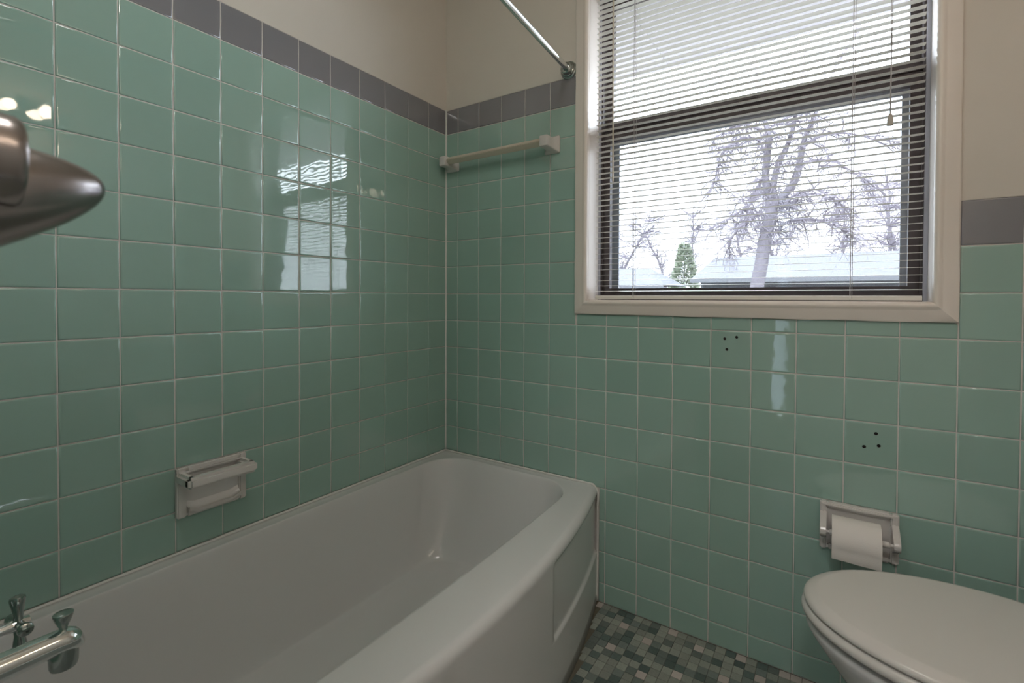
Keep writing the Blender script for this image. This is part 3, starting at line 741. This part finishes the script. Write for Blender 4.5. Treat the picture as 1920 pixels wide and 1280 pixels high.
PATHS = dict(
trunk=[(-.10, 10, -.62), (-.08, 10, .3), (-.03, 10.0, 1.21), (0.06, 10.0, 1.79), (0.14, 10.0, 2.4), (0.24, 9.85, 2.78), (0.22, 10.15, 3.23)],
left=[(0.21, 10.0, 3.16), (0.12, 10.0, 3.58), (0.15, 10.0, 4.07), (0.2, 9.7, 4.39), (0.11, 10.0, 4.78), (-0.0, 10.3, 5.08), (0.01, 9.85, 5.2), (-0.1, 10.15, 6.14), (-0.13, 9.7, 6.85)],
mid=[(0.25, 10.0, 3.16), (0.28, 10.0, 3.5), (0.35, 10.0, 3.85), (0.48, 10.3, 4.27), (0.61, 9.85, 4.43), (0.64, 10.15, 4.82), (0.7, 9.7, 4.92), (0.81, 10.0, 5.84), (0.85, 10.3, 6.83)],
right=[(0.3, 10.0, 3.01), (0.64, 10.0, 3.41), (0.74, 10.0, 3.79), (0.8, 9.85, 4.1), (0.86, 10.15, 4.47), (0.98, 9.7, 4.54), (1.03, 10.0, 4.84), (1.28, 10.3, 5.62), (1.62, 9.85, 6.07)],
archl=[(0.15, 10.0, 4.07), (-0.04, 10.0, 4.45), (-0.33, 10.0, 4.53), (-0.55, 9.85, 4.38), (-0.81, 10.15, 4.27), (-0.79, 9.7, 3.89), (-0.9, 10.0, 3.67)],
archl2=[(0.13, 10.0, 4.61), (-0.1, 10.0, 4.71), (-0.31, 10.0, 4.84), (-0.52, 10.0, 4.83), (-0.79, 10.3, 4.81)],
archr=[(0.28, 10.0, 2.78), (0.44, 10.0, 2.93), (0.56, 10.0, 3.11), (0.77, 9.85, 3.19), (1.0, 10.15, 3.29), (1.25, 9.7, 3.06), (1.45, 10.0, 2.92)],
archr2=[(0.25, 10.0, 2.39), (0.35, 10.0, 2.46), (0.5, 10.0, 2.62), (0.7, 10.0, 2.68), (1.0, 10.3, 2.7), (1.26, 9.85, 2.54), (1.5, 10.15, 2.41)],
lowl=[(0.23, 10.0, 2.8), (-0.02, 10.0, 2.85), (-0.12, 10.0, 2.75), (-0.31, 9.7, 2.57), (-0.55, 10.0, 2.33)],
lowl2=[(0.17, 10.0, 3.64), (-0.03, 10.0, 3.44), (-0.14, 10.0, 3.1), (-0.32, 9.85, 2.93), (-0.63, 10.15, 2.83)],
rb=[(0.75, 10.0, 3.79), (1.03, 10.0, 3.85), (1.39, 10.0, 3.74), (1.75, 10.15, 3.46)],
rb2=[(0.79, 10.0, 4.14), (1.12, 10.0, 4.32), (1.56, 10.0, 4.29), (2.0, 10.3, 4.17)])
RADS = dict(trunk=(.15, .12), left=(.085, .02), mid=(.07, .02), right=(.08, .02))
mt = thing('bare_tree', 'tall bare tree with forked grey trunks and drooping branches, nearest outside the window', 'tree', (-.1, 10, -.62))
bt = bmesh.new(); bw_ = bmesh.new()
for k, pth in PATHS.items():
    pts = interp(pth, 4); a, b = RADS.get(k, (.035, .010)); n = len(pts)
    big = k in RADS
    if big: tube(bt, pts, [a+(b-a)*i/(n-1) for i in range(n)], 9, True)
    else: tube(bw_, pts, [a+(b-a)*i/(n-1) for i in range(n)], 6, False)
    if k == 'trunk': continue
    for i in range(2, n):
        for _ in range(3 if big else 4):
            if tw.random() < .58:
                d = Vector((tw.gauss(0, 1), tw.gauss(0, .8), tw.gauss(.1, .5)))
                twig(bw_, pts[i], d, tw.uniform(.35, .85), .017, 1, tw, .16)
    for _ in range(5): twig(bw_, pts[-1], pts[-1]-pts[-2], tw.uniform(.5, 1.0), .018, 2, tw, .12)
rel(from_bm('trunk', bt, bark, mt, True, None)); rel(from_bm('branches', bw_, bark2, mt, False, recalc=False))

def bare_tree_meshes(seed):
    rng = random.Random(seed); a = bmesh.new(); b = bmesh.new()
    H = 3.2; pts = [Vector((0, 0, 0))]; d = Vector((rng.gauss(0, .05), rng.gauss(0, .05), 1))
    for k in range(8):
        d = (d+Vector((rng.gauss(0, .1), rng.gauss(0, .1), 0))).normalized(); pts.append(pts[-1]+d*H/6)
    tube(a, pts, [.10*(1-.85*k/8) for k in range(9)], 6)
    for k in range(2, 9):
        for _ in range(8):
            an = rng.uniform(0, 2*PI); dd = Vector((math.cos(an), math.sin(an), rng.uniform(.2, .9)))
            twig(b, pts[k], dd, rng.uniform(.65, 1.2), .026, 2, rng, .05)
    res = []
    for bm_, nm, m in ((a, 'trunk', bark), (b, 'branches', bark2)):
        me = bpy.data.meshes.new(nm); bm_.to_mesh(me); bm_.free(); me.materials.append(m); res.append(me)
    return res
KIND = [bare_tree_meshes(40+i) for i in range(3)]
WOODS = [(-9.2, 25.0, 1.0, 'bare tree in the woods at the far left of the window, behind the peaked roof'), (-1.2, 24.8, 1.0, 'bare tree behind the left end of the garage, right of the evergreen'),
         (3.4, 24.6, 1.0, 'bare tree in the woods just right of the near forked tree'), (8.2, 25.0, 1.05, 'bare tree in the woods at the far right of the window'),
         (-11.6, 31.0, 1.1, 'distant bare tree left of the evergreen and behind the peaked roof'), (-6.6, 31.5, 1.1, 'bare tree standing right behind the evergreen'),
         (-1.2, 30.5, 1.2, 'bare tree in the woods just left of the near forked tree'), (4.2, 31.0, 1.2, 'bare tree in the second row of the woods, right of the near forked tree'),
         (9.4, 31.5, 1.2, 'bare tree in the second row of the woods, at the far right'), (-10.0, 38.5, 1.3, 'farthest bare tree seen left of the evergreen'),
         (-4.8, 37.5, 1.25, 'farthest bare tree seen right of the evergreen'), (2.0, 38.5, 1.3, 'farthest bare tree directly behind the near forked tree'), (8.6, 38.0, 1.3, 'farthest bare tree at the right of the woods')]
for i, (x, y, s_, lab) in enumerate(WOODS):
    t = thing('bare_tree', lab, 'tree', (x, y, -.6), 'bare trees in the woods behind'); t.scale = (s_*1.45, s_*1.45, s_*1.5); t.rotation_euler.z = i*1.7
    for me in KIND[i % 3]: link(bpy.data.objects.new(me.name.split('.')[0], me), t)
ev = thing('evergreen_shrub', 'pale green conical evergreen behind the left end of the garage roof', 'shrub', (-5.12, 24.3, -.6))
bm = bmesh.new(); tube(bm, [(-5.12, 24.3, -.6), (-5.12, 24.3, 2.9)], [.09, .03], 8); rel(from_bm('trunk', bm, bark, ev, True))
bm = bmesh.new(); er = random.Random(4)
for i in range(2600):
    h = er.random()**.8; R = 1.1*(1-h)*er.uniform(.5, 1)+.12; a = er.uniform(0, 2*PI); c = Vector((-5.12+R*math.cos(a), 24.3+R*math.sin(a), -.3+4.1*h))
    d = Vector((math.cos(a)+er.gauss(0, .4), math.sin(a)+er.gauss(0, .4), er.gauss(.35, .4))).normalized()*er.uniform(.12, .26); s2 = d.cross(Vector((er.gauss(0, 1), er.gauss(0, 1), er.gauss(0, 1)))).normalized()*.065
    bm.faces.new([bm.verts.new(c-s2*.4), bm.verts.new(c+d*.5-s2), bm.verts.new(c+d), bm.verts.new(c+d*.5+s2)])
fo = rel(from_bm('foliage', bm, leafm, ev, recalc=False)); fo['kind'] = 'stuff'

def house(name, label, x0, x1, y0, y1, ze, zr, hip, loc):
    h = thing(name, label, 'building', loc)
    rel(bbox('wall', x0+.3, x1-.3, y0+.3, y1-.3, -.6, ze-.1, housem, h))
    bm = bmesh.new(); ym = (y0+y1)/2
    v = [bm.verts.new(p) for p in ((x0, y0, ze), (x1, y0, ze), (x1, y1, ze), (x0, y1, ze), (x0+hip, ym, zr), (x1-hip, ym, zr))]
    for f in ((0, 1, 5, 4), (2, 3, 4, 5), (1, 2, 5), (3, 0, 4), (3, 2, 1, 0)): bm.faces.new([v[i] for i in f])
    rel(from_bm('roof', bm, roofm, h))
    bm = bmesh.new(); box(bm, x0-.02, x1+.02, y0-.04, y0+.03, ze-.15, ze-.003); rel(from_bm('fascia', bm, housem, h))
    bm = bmesh.new(); box(bm, x0+.4, x1-.4, y0+.27, y0+.32, ze-.75, ze-.2); rel(from_bm('wall_band', bm, bandm, h))
    return h
house('garage', 'low garage with a pale roof and white fascia behind the near forked tree', -3.3, 4.6, 18, 22, 1.80, 2.75, .5, (.6, 20, -.6))
house('neighbour_house', 'neighbouring house with a peaked pale roof at lower left of the window', -9.8, -4.55, 18.6, 22.5, 1.62, 2.45, 1.2, (-7, 20.5, -.6))
